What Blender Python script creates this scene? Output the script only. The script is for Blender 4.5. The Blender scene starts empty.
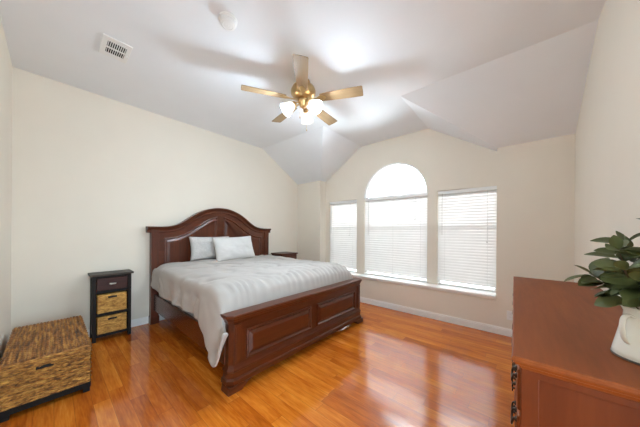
import bpy, bmesh, math, random
from math import sin, cos, pi, radians, sqrt
from mathutils import Vector, Matrix, noise

S = bpy.context.scene
COL = S.collection
random.seed(7)

# ------------------------------------------------------------------ camera
F_PX, HOR, YAW, ROLL = 231.642, 231.854, radians(40.7936), radians(-0.397)
CAM = Vector((0.27668, -4.05297, 1.33191))
fw = Vector((cos(YAW), sin(YAW), 0)); rt = Vector((sin(YAW), -cos(YAW), 0)); up = Vector((0, 0, 1))
r2 = rt * cos(ROLL) - up * sin(ROLL); u2 = rt * sin(ROLL) + up * cos(ROLL)
cam_d = bpy.data.cameras.new('camera'); cam = bpy.data.objects.new('camera', cam_d); COL.objects.link(cam)
cam_d.sensor_width = 36; cam_d.sensor_fit = 'HORIZONTAL'; cam_d.lens = F_PX / 640 * 36
cam_d.shift_y = (HOR - 213.5) / 640; cam_d.clip_start = 0.02; cam_d.clip_end = 200
M = Matrix((r2, u2, -fw)).transposed().to_4x4(); M.translation = CAM
cam.matrix_world = M
S.camera = cam

# ------------------------------------------------------------------ world, lights, exposure
W = bpy.data.worlds.new('overcast_sky'); S.world = W; W.use_nodes = True
bg = W.node_tree.nodes['Background']
bg.inputs['Color'].default_value = (0.82, 0.92, 1.0, 1); bg.inputs['Strength'].default_value = 24.0
S.view_settings.view_transform = 'Standard'; S.view_settings.look = 'None'
S.view_settings.gamma = 1; S.view_settings.use_curve_mapping = False
S.view_settings.exposure = 0.41
try:
    S.cycles.max_bounces = 14; S.cycles.diffuse_bounces = 8; S.cycles.transparent_max_bounces = 16
    S.cycles.sample_clamp_indirect = 8
except Exception: pass

def area(name, loc, target, sx, sy, power, color=(1, 1, 1), portal=False):
    d = bpy.data.lights.new(name, 'AREA'); d.shape = 'RECTANGLE'; d.size = sx; d.size_y = sy
    d.energy = power; d.color = color
    o = bpy.data.objects.new(name, d); COL.objects.link(o); o.location = loc
    o.rotation_euler = (Vector(target) - Vector(loc)).to_track_quat('-Z', 'Y').to_euler()
    if portal: d.cycles.is_portal = True
    return o
# added fill light behind the camera, shining in through an invented doorway
area('added_fill_light', (0.42, -5.45, 1.25), (0.95, 0, 1.42), 1.0, 2.2, 72, (0.64, 0.87, 1.05))
# daylight portals just outside the glass
area('daylight_portal_a', (4.62, -1.19, 1.25), (0, -1.19, 1.25), 0.74, 1.54, 1, portal=True)
area('daylight_portal_b', (4.62, -2.295, 1.55), (0, -2.295, 1.55), 1.24, 2.14, 1, portal=True)
area('daylight_portal_c', (4.62, -3.42, 1.25), (0, -3.42, 1.25), 0.80, 1.54, 1, portal=True)

# ------------------------------------------------------------------ mesh helpers
def tag(o, label=None, cat=None, group=None, kind=None):
    if label: o['label'] = label
    if cat: o['category'] = cat
    if group: o['group'] = group
    if kind: o['kind'] = kind
    return o

def empty(name, loc=(0, 0, 0), rz=0, label=None, cat=None, group=None):
    o = bpy.data.objects.new(name, None); COL.objects.link(o); o.location = loc
    o.rotation_euler = (0, 0, rz); o.empty_display_size = .1
    return tag(o, label, cat, group)

def obj(name, bm, mat, parent=None, smooth=False, bevel=0, seg=2, angle=40):
    bmesh.ops.remove_doubles(bm, verts=bm.verts, dist=1e-6)
    bmesh.ops.recalc_face_normals(bm, faces=bm.faces)
    me = bpy.data.meshes.new(name); bm.to_mesh(me); bm.free()
    for m in (mat if isinstance(mat, (list, tuple)) else [mat]): me.materials.append(m)
    o = bpy.data.objects.new(name, me); COL.objects.link(o)
    if parent: o.parent = parent
    if smooth:
        for p in me.polygons: p.use_smooth = True
    if bevel:
        b = o.modifiers.new('bevel', 'BEVEL'); b.width = bevel; b.segments = seg; b.limit_method = 'ANGLE'; b.angle_limit = radians(angle)
    return o

def BM(): return bmesh.new()

def box(bm, x0, x1, y0, y1, z0, z1, mi=0, mat=None):
    vs = [bm.verts.new((x, y, z)) for z in (z0, z1) for y in (y0, y1) for x in (x0, x1)]
    if mat is not None:
        for v in vs: v.co = mat @ v.co
    for f in ((0, 2, 3, 1), (4, 5, 7, 6), (0, 1, 5, 4), (2, 6, 7, 3), (0, 4, 6, 2), (1, 3, 7, 5)):
        fc = bm.faces.new([vs[i] for i in f]); fc.material_index = mi
    return vs

def loft(bm, rings, cap0=True, cap1=True, closed=True, mi=0):
    R = [[bm.verts.new(p) for p in r] for r in rings]
    n = len(R[0])
    for a, b in zip(R, R[1:]):
        for i in range(n if closed else n - 1):
            j = (i + 1) % n
            f = bm.faces.new((a[i], a[j], b[j], b[i])); f.material_index = mi
    if cap0: bm.faces.new(R[0][::-1]).material_index = mi
    if cap1: bm.faces.new(R[-1]).material_index = mi
    return R

def lathe(bm, prof, c=(0, 0, 0), seg=28, cap0=True, cap1=True, mat=None):
    rings = []
    for r, z in prof:
        ring = [Vector((r * cos(2 * pi * k / seg), r * sin(2 * pi * k / seg), z)) for k in range(seg)]
        if mat is not None: ring = [mat @ p for p in ring]
        rings.append([p + Vector(c) for p in ring])
    loft(bm, rings, cap0, cap1)

def tube(bm, pts, r, seg=8):
    pts = [Vector(p) for p in pts]; rings = []
    rr = r if isinstance(r, (list, tuple)) else [r] * len(pts)
    prev = None
    for i, p in enumerate(pts):
        t = (pts[min(i + 1, len(pts) - 1)] - pts[max(i - 1, 0)]).normalized()
        a = prev if prev is not None else (Vector((0, 0, 1)) if abs(t.z) < .9 else Vector((1, 0, 0)))
        a = (a - t * a.dot(t)).normalized(); prev = a; b = t.cross(a)
        rings.append([p + (a * cos(2 * pi * k / seg) + b * sin(2 * pi * k / seg)) * rr[i] for k in range(seg)])
    loft(bm, rings)

def inset(pts, d):
    """offset a CCW 2D polygon inwards by d (mitred)"""
    n = len(pts); out = []
    for i in range(n):
        p0, p1, p2 = Vector(pts[i - 1]), Vector(pts[i]), Vector(pts[(i + 1) % n])
        e1 = (p1 - p0).normalized(); e2 = (p2 - p1).normalized()
        n1 = Vector((-e1.y, e1.x)); n2 = Vector((-e2.y, e2.x))
        m = n1 + n2; k = m.dot(n1)
        out.append(p1 + m * (d / max(k, .25)))
    return out

def stack(bm, plan, prof):
    """plan: CCW xy polygon; prof: list of (outward offset, z)"""
    loft(bm, [[(p.x, p.y, z) for p in inset(plan, -o)] for o, z in prof])

def raised(bm, poly, prof, put):
    """raised panel: rings of poly inset by d at height h; put(u, v, h) gives a point"""
    loft(bm, [[put(p.x, p.y, h) for p in inset(poly, d)] for d, h in prof])

def interp(xs, ys, x):
    if x <= xs[0]: return ys[0]
    if x >= xs[-1]: return ys[-1]
    for i in range(len(xs) - 1):
        if x <= xs[i + 1]:
            t = (x - xs[i]) / (xs[i + 1] - xs[i])
            y0, y1 = ys[i], ys[i + 1]
            m0 = (ys[i + 1] - ys[i - 1]) / (xs[i + 1] - xs[i - 1]) if i > 0 else 0
            m1 = (ys[i + 2] - ys[i]) / (xs[i + 2] - xs[i]) if i + 2 < len(xs) else 0
            h = xs[i + 1] - xs[i]
            return (2*t**3-3*t*t+1)*y0 + (t**3-2*t*t+t)*h*m0 + (-2*t**3+3*t*t)*y1 + (t**3-t*t)*h*m1

def sstep(a, b, x):
    t = min(1, max(0, (x - a) / (b - a))); return t * t * (3 - 2 * t)

# ------------------------------------------------------------------ materials
class NT:
    def __init__(self, name):
        self.m = bpy.data.materials.new(name); self.m.use_nodes = True
        self.t = self.m.node_tree; self.b = self.t.nodes['Principled BSDF']; self.out = self.t.nodes['Material Output']
    def n(self, ty, **kw):
        nd = self.t.nodes.new('ShaderNode' + ty)
        for k, v in kw.items():
            if k.startswith('i_'): nd.inputs[k[2:].replace('_', ' ')].default_value = v
            elif k.startswith('n_'): nd.inputs[int(k[2:])].default_value = v
            else: setattr(nd, k, v)
        return nd
    def l(self, a, b): self.t.links.new(a, b)
    def math(self, op, a, b=None, c=None):
        nd = self.n('Math', operation=op)
        for i, v in enumerate((a, b, c)):
            if v is None: continue
            if isinstance(v, (int, float)): nd.inputs[i].default_value = v
            else: self.l(v, nd.inputs[i])
        return nd.outputs[0]
    def ramp(self, fac, stops):
        r = self.n('ValToRGB'); el = r.color_ramp.elements
        while len(el) < len(stops): el.new(.5)
        for e, (p, c) in zip(el, stops): e.position = p; e.color = (*c, 1)
        self.l(fac, r.inputs['Fac']); return r.outputs['Color']
    def coords(self, scale=(1, 1, 1), kind='Object'):
        tc = self.n('TexCoord'); mp = self.n('Mapping'); mp.inputs['Scale'].default_value = scale
        self.l(tc.outputs[kind], mp.inputs['Vector']); return mp.outputs['Vector']
    def bump(self, h, strength=.2, dist=.01):
        b = self.n('Bump'); b.inputs['Strength'].default_value = strength; b.inputs['Distance'].default_value = dist
        self.l(h, b.inputs['Height']); self.l(b.outputs['Normal'], self.b.inputs['Normal'])
    def set(self, **kw):
        for k, v in kw.items():
            self.b.inputs[k.replace('_', ' ')].default_value = (*v, 1) if isinstance(v, tuple) and len(v) == 3 else v
        return self

def paint(name, col, rough=.6, var=.02, bump=.03, sc=180, **kw):
    t = NT(name); t.set(Roughness=rough, **kw)
    v = t.coords((1, 1, 1)); nz = t.n('TexNoise'); nz.inputs['Scale'].default_value = 3; nz.inputs['Detail'].default_value = 4
    t.l(v, nz.inputs['Vector'])
    t.l(t.ramp(nz.outputs['Fac'], [(.3, tuple(c * (1 - var) for c in col)), (.7, tuple(min(1, c * (1 + var)) for c in col))]), t.b.inputs['Base Color'])
    n2 = t.n('TexNoise'); n2.inputs['Scale'].default_value = sc; n2.inputs['Detail'].default_value = 3; t.l(v, n2.inputs['Vector'])
    if bump: t.bump(n2.outputs['Fac'], bump, .004)
    return t.m

def wood(name, dark, mid, light, axis='x', rough=.3, freq=9, coat=.3):
    dark = tuple(.55 * d + .45 * m for d, m in zip(dark, mid)); light = tuple(.6 * d + .4 * m for d, m in zip(light, mid))
    t = NT(name); t.set(Roughness=rough); t.b.inputs['Coat Weight'].default_value = coat; t.b.inputs['Coat Roughness'].default_value = .18
    t.b.inputs['Specular IOR Level'].default_value = .22 if rough >= .45 else .42
    s = {'x': (.7, freq, freq), 'y': (freq, .7, freq), 'z': (freq, freq, .7)}[axis]
    v = t.coords(s)
    nz = t.n('TexNoise'); nz.inputs['Scale'].default_value = 1.6; nz.inputs['Detail'].default_value = 6; nz.inputs['Distortion'].default_value = .8
    t.l(v, nz.inputs['Vector'])
    fine = t.n('TexNoise'); fine.inputs['Scale'].default_value = 9; fine.inputs['Detail'].default_value = 3
    t.l(v, fine.inputs['Vector'])
    f = t.math('MULTIPLY_ADD', fine.outputs['Fac'], .35, t.math('MULTIPLY', nz.outputs['Fac'], .65))
    t.l(t.ramp(f, [(.3, dark), (.5, mid), (.72, light)]), t.b.inputs['Base Color'])
    t.bump(fine.outputs['Fac'], .05, .003)
    return t.m

def plain(name, col, rough=.5, metal=0, **kw):
    t = NT(name); v = t.coords((1, 1, 1)); nz = t.n('TexNoise'); nz.inputs['Scale'].default_value = 40
    t.l(v, nz.inputs['Vector'])
    t.l(t.ramp(nz.outputs['Fac'], [(.3, tuple(c * .93 for c in col)), (.7, tuple(min(1, c * 1.05) for c in col))]), t.b.inputs['Base Color'])
    t.set(Roughness=rough, Metallic=metal, **kw); return t.m

def wicker(name, dark, mid, light, axis='x', strip=60):
    t = NT(name); t.set(Roughness=.55)
    s = {'x': (18, 60, 60), 'y': (strip, 4.5, strip), 'z': (70, 70, 9)}[axis]
    v = t.coords(s); nz = t.n('TexNoise'); nz.inputs['Scale'].default_value = 1; nz.inputs['Detail'].default_value = 3; nz.inputs['Roughness'].default_value = .7
    t.l(v, nz.inputs['Vector'])
    v2 = t.coords((45, 45, 45)); n2 = t.n('TexNoise'); n2.inputs['Scale'].default_value = 1; t.l(v2, n2.inputs['Vector'])
    f = t.math('MULTIPLY_ADD', n2.outputs['Fac'], .22, t.math('MULTIPLY', nz.outputs['Fac'], .78))
    t.l(t.ramp(f, [(.36, dark), (.5, mid), (.64, light)]), t.b.inputs['Base Color'])
    t.bump(n2.outputs['Fac'], .2, .004)
    return t.m

def fabric(name, col, sc=350, rough=.85, motif=None):
    t = NT(name); t.set(Roughness=rough); t.b.inputs['Sheen Weight'].default_value = .15
    v = t.coords((1, 1, 1)); w = t.n('TexNoise'); w.inputs['Scale'].default_value = sc; t.l(v, w.inputs['Vector'])
    if motif:
        vo = t.n('TexNoise'); vo.inputs['Scale'].default_value = 28; vo.inputs['Detail'].default_value = 1; vo.inputs['Distortion'].default_value = 2.5
        t.l(v, vo.inputs['Vector'])
        t.l(t.ramp(vo.outputs['Fac'], [(.47, col), (.50, motif), (.56, motif), (.6, col)]), t.b.inputs['Base Color'])
    else:
        t.l(t.ramp(w.outputs['Fac'], [(.3, tuple(c * .97 for c in col)), (.7, col)]), t.b.inputs['Base Color'])
    t.bump(w.outputs['Fac'], .08, .002)
    return t.m

def floor_mat():
    t = NT('oak_laminate_planks'); t.set(Roughness=.12); t.b.inputs['Specular IOR Level'].default_value = .6
    tc = t.n('TexCoord'); sp = t.n('SeparateXYZ'); t.l(tc.outputs['Object'], sp.inputs[0])
    x, y = sp.outputs['X'], sp.outputs['Y']
    PW, PL = .098, .92
    xs = t.math('DIVIDE', x, PW); row = t.math('FLOOR', xs)
    wn = t.n('TexWhiteNoise', noise_dimensions='1D'); t.l(row, wn.inputs['W'])
    ys = t.math('ADD', t.math('DIVIDE', y, PL), t.math('MULTIPLY', wn.outputs['Value'], 5))
    colm = t.math('FLOOR', ys)
    cv = t.n('CombineXYZ'); t.l(row, cv.inputs[0]); t.l(colm, cv.inputs[1])
    pn = t.n('TexWhiteNoise', noise_dimensions='2D'); t.l(cv.outputs[0], pn.inputs['Vector'])
    # grain coordinates, shifted per plank
    gx = t.math('MULTIPLY_ADD', pn.outputs['Value'], 37, t.math('MULTIPLY', x, 16))
    gy = t.math('MULTIPLY_ADD', pn.outputs['Value'], 11, t.math('MULTIPLY', y, 1.5))
    gv = t.n('CombineXYZ'); t.l(gx, gv.inputs[0]); t.l(gy, gv.inputs[1])
    g1 = t.n('TexNoise'); g1.inputs['Scale'].default_value = 1.1; g1.inputs['Detail'].default_value = 5; g1.inputs['Distortion'].default_value = 1.2
    t.l(gv.outputs[0], g1.inputs['Vector'])
    wv = t.n('TexNoise'); wv.inputs['Scale'].default_value = 6; wv.inputs['Detail'].default_value = 4
    t.l(gv.outputs[0], wv.inputs['Vector'])
    f = t.math('ADD', t.math('MULTIPLY', g1.outputs['Fac'], .52), t.math('MULTIPLY', wv.outputs['Fac'], .36))
    f = t.math('ADD', f, t.math('MULTIPLY', pn.outputs['Value'], .20)); f = t.math('SUBTRACT', f, .04)
    c = t.ramp(f, [(.24, FL[0]), (.45, FL[1]), (.62, FL[2]), (.80, FL[3])])
    fx = t.math('FRACT', xs); fy = t.math('FRACT', ys)
    ex = t.math('MINIMUM', fx, t.math('SUBTRACT', 1, fx)); ey = t.math('MULTIPLY', t.math('MINIMUM', fy, t.math('SUBTRACT', 1, fy)), PL / PW)
    e = t.math('MINIMUM', ex, ey)
    seam = t.math('LESS_THAN', e, .012)
    mx = t.n('Mix', data_type='RGBA'); t.l(t.math('MULTIPLY', seam, .55), mx.inputs['Factor']); t.l(c, mx.inputs['A'])
    mx.inputs['B'].default_value = (.10, .035, .012, 1)
    t.l(mx.outputs['Result'], t.b.inputs['Base Color'])
    t.bump(g1.outputs['Fac'], .02, .003)
    return t.m

def glass_mat():
    t = NT('window_glass'); t.t.nodes.remove(t.b)
    tr = t.n('BsdfTransparent'); gl = t.n('BsdfGlossy'); gl.inputs['Roughness'].default_value = .02
    fr = t.n('Fresnel'); fr.inputs['IOR'].default_value = 1.45; mx = t.n('MixShader')
    tr.inputs['Color'].default_value = (.95, .97, .97, 1)
    t.l(fr.outputs[0], mx.inputs[0]); t.l(tr.outputs[0], mx.inputs[1]); t.l(gl.outputs[0], mx.inputs[2]); t.l(mx.outputs[0], t.out.inputs['Surface'])
    return t.m

def screen_mat():
    t = NT('insect_screen_mesh'); t.set(Roughness=.8, Base_Color=(.12, .12, .12))
    tr = t.n('BsdfTransparent'); mx = t.n('MixShader'); ck = t.n('TexChecker'); ck.inputs['Scale'].default_value = 600
    t.l(t.coords((1, 1, 1)), ck.inputs['Vector'])
    mx.inputs[0].default_value = .55
    t.l(tr.outputs[0], mx.inputs[1]); t.l(t.b.outputs[0], mx.inputs[2]); t.l(mx.outputs[0], t.out.inputs['Surface'])
    return t.m

def slat_mat():
    t = NT('white_blind_slat'); t.set(Roughness=.45, Base_Color=(.88, .87, .85))
    nz = t.n('TexNoise'); nz.inputs['Scale'].default_value = 5; t.l(t.coords((1, 1, 1)), nz.inputs['Vector'])
    c = t.ramp(nz.outputs['Fac'], [(.3, (.86, .85, .83)), (.7, (.9, .89, .87))]); t.l(c, t.b.inputs['Base Color'])
    tl = t.n('BsdfTranslucent'); tl.inputs['Color'].default_value = (.9, .88, .84, 1)
    mx = t.n('MixShader'); mx.inputs[0].default_value = .045
    t.l(t.b.outputs[0], mx.inputs[1]); t.l(tl.outputs[0], mx.inputs[2]); t.l(mx.outputs[0], t.out.inputs['Surface'])
    return t.m

def shade_mat():
    t = NT('frosted_glass_shade'); t.set(Roughness=.35, Base_Color=(.95, .93, .9))
    nz = t.n('TexNoise'); nz.inputs['Scale'].default_value = 30; t.l(t.coords((1, 1, 1)), nz.inputs['Vector'])
    t.l(t.ramp(nz.outputs['Fac'], [(.3, (.93, .91, .88)), (.7, (.97, .95, .92))]), t.b.inputs['Base Color'])
    tl = t.n('BsdfTranslucent'); tl.inputs['Color'].default_value = (1, .95, .88, 1)
    mx = t.n('MixShader'); mx.inputs[0].default_value = .36
    t.l(t.b.outputs[0], mx.inputs[1]); t.l(tl.outputs[0], mx.inputs[2]); t.l(mx.outputs[0], t.out.inputs['Surface'])
    return t.m

def emit_mat(name, col, s):
    t = NT(name); t.b.inputs['Emission Color'].default_value = (*col, 1); t.b.inputs['Emission Strength'].default_value = s
    nz = t.n('TexNoise'); nz.inputs['Scale'].default_value = 5; t.l(nz.outputs['Fac'], t.b.inputs['Roughness'])
    return t.m

def brick_mat():
    t = NT('pale_red_brick'); t.set(Roughness=.9)
    tc = t.n('TexCoord'); sp = t.n('SeparateXYZ'); t.l(tc.outputs['Object'], sp.inputs[0])
    cv = t.n('CombineXYZ'); t.l(sp.outputs['Y'], cv.inputs[0]); t.l(sp.outputs['Z'], cv.inputs[1])
    b = t.n('TexBrick'); t.l(cv.outputs[0], b.inputs['Vector'])
    b.inputs['Color1'].default_value = (.44, .25, .21, 1); b.inputs['Color2'].default_value = (.52, .33, .28, 1); b.inputs['Mortar'].default_value = (.6, .56, .52, 1)
    b.inputs['Scale'].default_value = 1; b.inputs['Brick Width'].default_value = .21; b.inputs['Row Height'].default_value = .075; b.inputs['Mortar Size'].default_value = .008
    t.l(b.outputs['Color'], t.b.inputs['Base Color']); return t.m

FL = [(.27, .052, .004), (.48, .115, .009), (.63, .190, .019), (.74, .29, .045)]
m_wall = paint('beige_wall_paint', (.765, .70, .598), .75, .012)
m_ceil = paint('white_ceiling_paint', (.80, .81, .825), .85, .01)
m_trim = paint('white_trim_paint', (.84, .83, .80), .35, .01, 0)
m_floor = floor_mat()
CH = ((.028, .0048, .0008), (.082, .0160, .0032), (.15, .034, .008))
m_cherry_x = wood('cherry_wood_lengthwise', *CH, 'x', .33, 7, .10)
m_cherry_y = wood('cherry_wood_along_bed', *CH, 'y', .27, 9, .12)
m_cherry_z = wood('cherry_wood_upright', *CH, 'z', .34, 9, .08)
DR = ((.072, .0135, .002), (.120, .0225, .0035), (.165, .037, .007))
m_dres_x = wood('brown_cherry_lengthwise_lit', (.13, .030, .005), (.215, .050, .009), (.29, .078, .017), 'x', .5, 7, .0)  # same cherry, lighter tone put in for the brightly lit top
m_dres_z = wood('brown_cherry_upright_dimmed', *DR, 'z', .45, 7, .0)  # same cherry darkened to offset the fill light on the dresser ends
m_espresso = wood('espresso_wood', (.006, .004, .003), (.012, .008, .006), (.02, .013, .010), 'z', .55, 10, .0)
m_esptop = wood('espresso_tabletop_wood', (.03, .022, .017), (.05, .038, .03), (.07, .055, .045), 'x', .45, 10, .0)
m_drawer = wood('dark_mahogany_drawer', (.022, .008, .006), (.045, .015, .011), (.07, .025, .018), 'x', .45, 12, .05)
m_wick_x = wicker('brown_banana_leaf_weave', (.055, .016, .002), (.34, .145, .024), (.62, .34, .075), 'x')
m_wick_y = wicker('brown_banana_leaf_lid', (.045, .013, .003), (.24, .092, .017), (.52, .26, .06), 'y', 38)
m_bask = wicker('golden_seagrass_weave', (.24, .10, .016), (.50, .26, .052), (.70, .42, .11), 'x')
m_black = plain('black_stained_wood', (.009, .0075, .0065), .6, Specular_IOR_Level=.2)
m_hole = plain('dark_slot', (.008, .006, .005), .8)
m_comf = fabric('light_grey_comforter', (.44, .405, .375), 260)
m_pill = fabric('off_white_pillowcase', (.63, .605, .58), 320)
m_pillp = fabric('patterned_pillowcase', (.60, .575, .55), 320, motif=(.47, .45, .43))
m_sheet = fabric('white_sheet', (.78, .78, .78), 300)
m_brass = plain('antique_brass', (.62, .44, .22), .28, 1)
m_nickel = plain('brushed_nickel', (.6, .58, .54), .3, 1)
m_iron = plain('dark_bronze', (.06, .045, .035), .4, .8)
m_blade = wood('light_oak_fan_blade', (.20, .12, .055), (.30, .19, .095), (.40, .27, .15), 'x', .4, 14, .1)
m_screen = screen_mat(); m_slat = slat_mat(); m_glass = glass_mat(); m_shade = shade_mat()
m_bulb = emit_mat('lit_bulb', (1, .82, .58), 22)
m_vinyl = paint('white_vinyl_frame', (.86, .86, .85), .4, .01, 0)
m_cord = plain('white_cord', (.62, .61, .58), .6)
m_enamel = paint('cream_enamel', (.80, .78, .70), .18, .01, 0)
m_rim = plain('worn_dark_rim', (.10, .09, .08), .4)
m_plast = paint('white_plastic', (.80, .79, .77), .4, .01, 0)
m_stem = plain('brown_twig', (.11, .065, .035), .7)
m_brick = brick_mat()
m_roof = plain('grey_shingles', (.16, .15, .15), .9)

def leaf_mat(name, a, b):
    t = NT(name); t.set(Roughness=.5)
    nz = t.n('TexNoise'); nz.inputs['Scale'].default_value = 22; t.l(t.coords((1, 1, 1)), nz.inputs['Vector'])
    geo = t.n('NewGeometry'); mx = t.n('Mix', data_type='RGBA')
    t.l(geo.outputs['Random Per Island'], mx.inputs['Factor'])
    t.l(t.ramp(nz.outputs['Fac'], [(.3, a), (.7, b)]), mx.inputs['A'])
    mx.inputs['B'].default_value = (b[0] * 1.5, b[1] * 1.4, b[2] * 1.6, 1)
    t.l(mx.outputs['Result'], t.b.inputs['Base Color'])
    return t.m
m_leaf = leaf_mat('eucalyptus_leaf', (.038, .052, .015), (.085, .105, .033))

# ------------------------------------------------------------------ room shell
L_, Wd, RC, Y1, Y2, DM, DA, HI, LO = 4.1428, 4.5212, .1901, .7181, 3.8174, 1.004, .9159, 3.05, 2.4634
XW = L_ + RC            # face of the window wall
TH = .16
def struct(o): o['kind'] = 'structure'; return o

b = BM(); box(b, -.12, XW + TH, -Wd - .12, .12, -.1, 0); box(b, -.12, 1.6, -5.9, -Wd - .12, -.1, 0); struct(obj('floor', b, m_floor))
b = BM(); box(b, -.12, XW + TH, 0, .12, 0, HI + .1); struct(obj('wall_back', b, m_wall))
b = BM(); box(b, -.12, 0, -Wd, 0, 0, HI + .1); struct(obj('wall_left', b, m_wall))
DOX0, DOX1, DOZ = .10, 1.02, 2.06      # unseen doorway, added to let the fill light in
b = BM(); box(b, -.12, DOX0, -Wd - .12, -Wd, 0, HI + .1); box(b, DOX1, XW + TH, -Wd - .12, -Wd, 0, HI + .1); box(b, DOX0, DOX1, -Wd - .12, -Wd, DOZ, HI + .1); struct(obj('wall_right', b, m_wall))
b = BM(); box(b, -.24, -.12, -5.9, -Wd - .12, 0, 2.6); box(b, 1.6, 1.72, -5.9, -Wd - .12, 0, 2.6); box(b, -.24, 1.72, -6.02, -5.9, 0, 2.6); struct(obj('wall_added_hall', b, m_wall))  # unseen hall walls, made up to enclose the fill light
b = BM(); box(b, -.24, 1.72, -6.02, -Wd - .12, 2.6, 2.7); struct(obj('ceiling_added_hall', b, m_ceil))  # lid of the made-up hall around the fill light
b = BM()
for x0, x1, z0, z1 in ((DOX0 - .06, DOX0, 0, DOZ + .06), (DOX1, DOX1 + .06, 0, DOZ + .06), (DOX0, DOX1, DOZ, DOZ + .06)): box(b, x0, x1, -Wd, -Wd + .014, z0, z1)
struct(obj('trim_3', b, m_trim, bevel=.003))  # casing of the added doorway

WIN = [(-1.54, -.82, .49, 2.0), (-2.893, -1.70, .49, 2.0), (-3.815, -3.04, .49, 2.0)]
ARC_C, ARC_R = -(1.70 + 2.893) / 2, (2.893 - 1.70) / 2
def arch_pts(y0, y1, z0, z1, n=40):
    c, r = (y0 + y1) / 2, (y1 - y0) / 2
    return [(y0, z0), (y1, z0)] + [(c + r * cos(pi * k / n), z1 + r * sin(pi * k / n)) for k in range(n + 1)]
def curve_solid(name, outer, holes, depth, mat, place, parent=None, bevel=0):
    cu = bpy.data.curves.new(name, 'CURVE'); cu.dimensions = '2D'; cu.fill_mode = 'BOTH'; cu.extrude = depth / 2
    for pts in [outer] + holes:
        sp = cu.splines.new('POLY'); sp.points.add(len(pts) - 1); sp.use_cyclic_u = True
        for p, q in zip(sp.points, pts): p.co = (q[0], q[1], 0, 1)
    tmp = bpy.data.objects.new('tmp', cu); COL.objects.link(tmp)
    dg = bpy.context.evaluated_depsgraph_get(); me = bpy.data.meshes.new_from_object(tmp.evaluated_get(dg))
    bpy.data.objects.remove(tmp); bpy.data.curves.remove(cu)
    me.transform(place); me.name = name; me.materials.clear(); me.materials.append(mat)
    bb = bmesh.new(); bb.from_mesh(me); bpy.data.meshes.remove(me)
    return obj(name, bb, mat, parent, bevel=bevel)
def yz(x): return Matrix(((0, 0, 1, x), (1, 0, 0, 0), (0, 1, 0, 0), (0, 0, 0, 1)))   # (u,v,w) -> (x+w, u, v)
holes = [[(a, c), (b_, c), (b_, d), (a, d)] for a, b_, c, d in (WIN[0], WIN[2])] + [arch_pts(*WIN[1])]
struct(curve_solid('wall_window', [(-Y2 - .3, 0), (-Y1 + .3, 0), (-Y1 + .3, HI + .1), (-Y2 - .3, HI + .1)], holes, TH, m_wall, yz(XW + TH / 2)))
b = BM(); box(b, L_, XW, -Y1, 0, 0, HI + .05); struct(obj('wall_window_side', b, m_wall))
b = BM(); box(b, L_, XW + TH, -Wd, -Y2, 0, HI + .05); struct(obj('wall_window_corner', b, m_wall))

b = BM(); box(b, L_, XW, -Y2, -Y1, 0, .466); struct(obj('wall_below_window', b, m_wall))

b = BM()
ya, yb = -(Y1 + DA), -(Y2 - DA); xc = L_ - DM
pts = dict(A=(-.12, .12, HI), B=(xc, .12, HI), C=(xc, ya, HI), D=(XW + .02, ya, HI), E=(XW + .02, yb, HI), F=(xc, yb, HI), G=(xc, -Wd - .1, HI), H=(-.12, -Wd - .1, HI),
           I=(L_ + .0, .12, LO), J=(L_, -Y1, LO), K=(XW + .02, -Y1, LO), N=(L_, -Y2, LO), O=(XW + .02, -Y2, LO), P=(L_, -Wd - .1, LO))
V = {k: b.verts.new(v) for k, v in pts.items()}
for f in ('ABCFGH', 'CDEF', 'BIJC', 'CJKD', 'FEON', 'FNPG'): b.faces.new([V[c] for c in f])
up_ = bmesh.ops.extrude_face_region(b, geom=list(b.faces))
bmesh.ops.translate(b, verts=[g for g in up_['geom'] if isinstance(g, bmesh.types.BMVert)], vec=(0, 0, .12))
struct(obj('ceiling', b, m_ceil))

def baseboard(name, segs):
    b = BM()
    for x0, x1, y0, y1, nx, ny in segs:   # footprint line + inward normal
        for t, z0, z1 in ((.014, 0, .075), (.010, .075, .088), (.005, .088, .098)):
            xs = sorted((x0, x1, x0 + nx * t, x1 + nx * t)); ys = sorted((y0, y1, y0 + ny * t, y1 + ny * t))
            box(b, xs[0], xs[-1], ys[0], ys[-1], z0, z1)
    return struct(obj(name, b, m_trim))
baseboard('baseboard_back', [(.014, L_ - .014, 0, 0, 0, -1)])
baseboard('baseboard_left', [(0, 0, -Wd, 0, 1, 0)])
baseboard('baseboard_right', [(DOX1 + .06, L_ - .014, -Wd, -Wd, 0, 1)])
baseboard('baseboard_window', [(L_, L_, -Wd, 0, -1, 0)])

# continuous window sill with apron
b = BM(); box(b, L_ - .026, XW + .09, -Y2 + .001, -Y1 - .001, .468, .498)
box(b, L_ - .014, L_, -Y2 + .001, -Y1 - .001, .448, .468)
struct(obj('trim_1', b, m_trim, bevel=.004))

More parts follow.
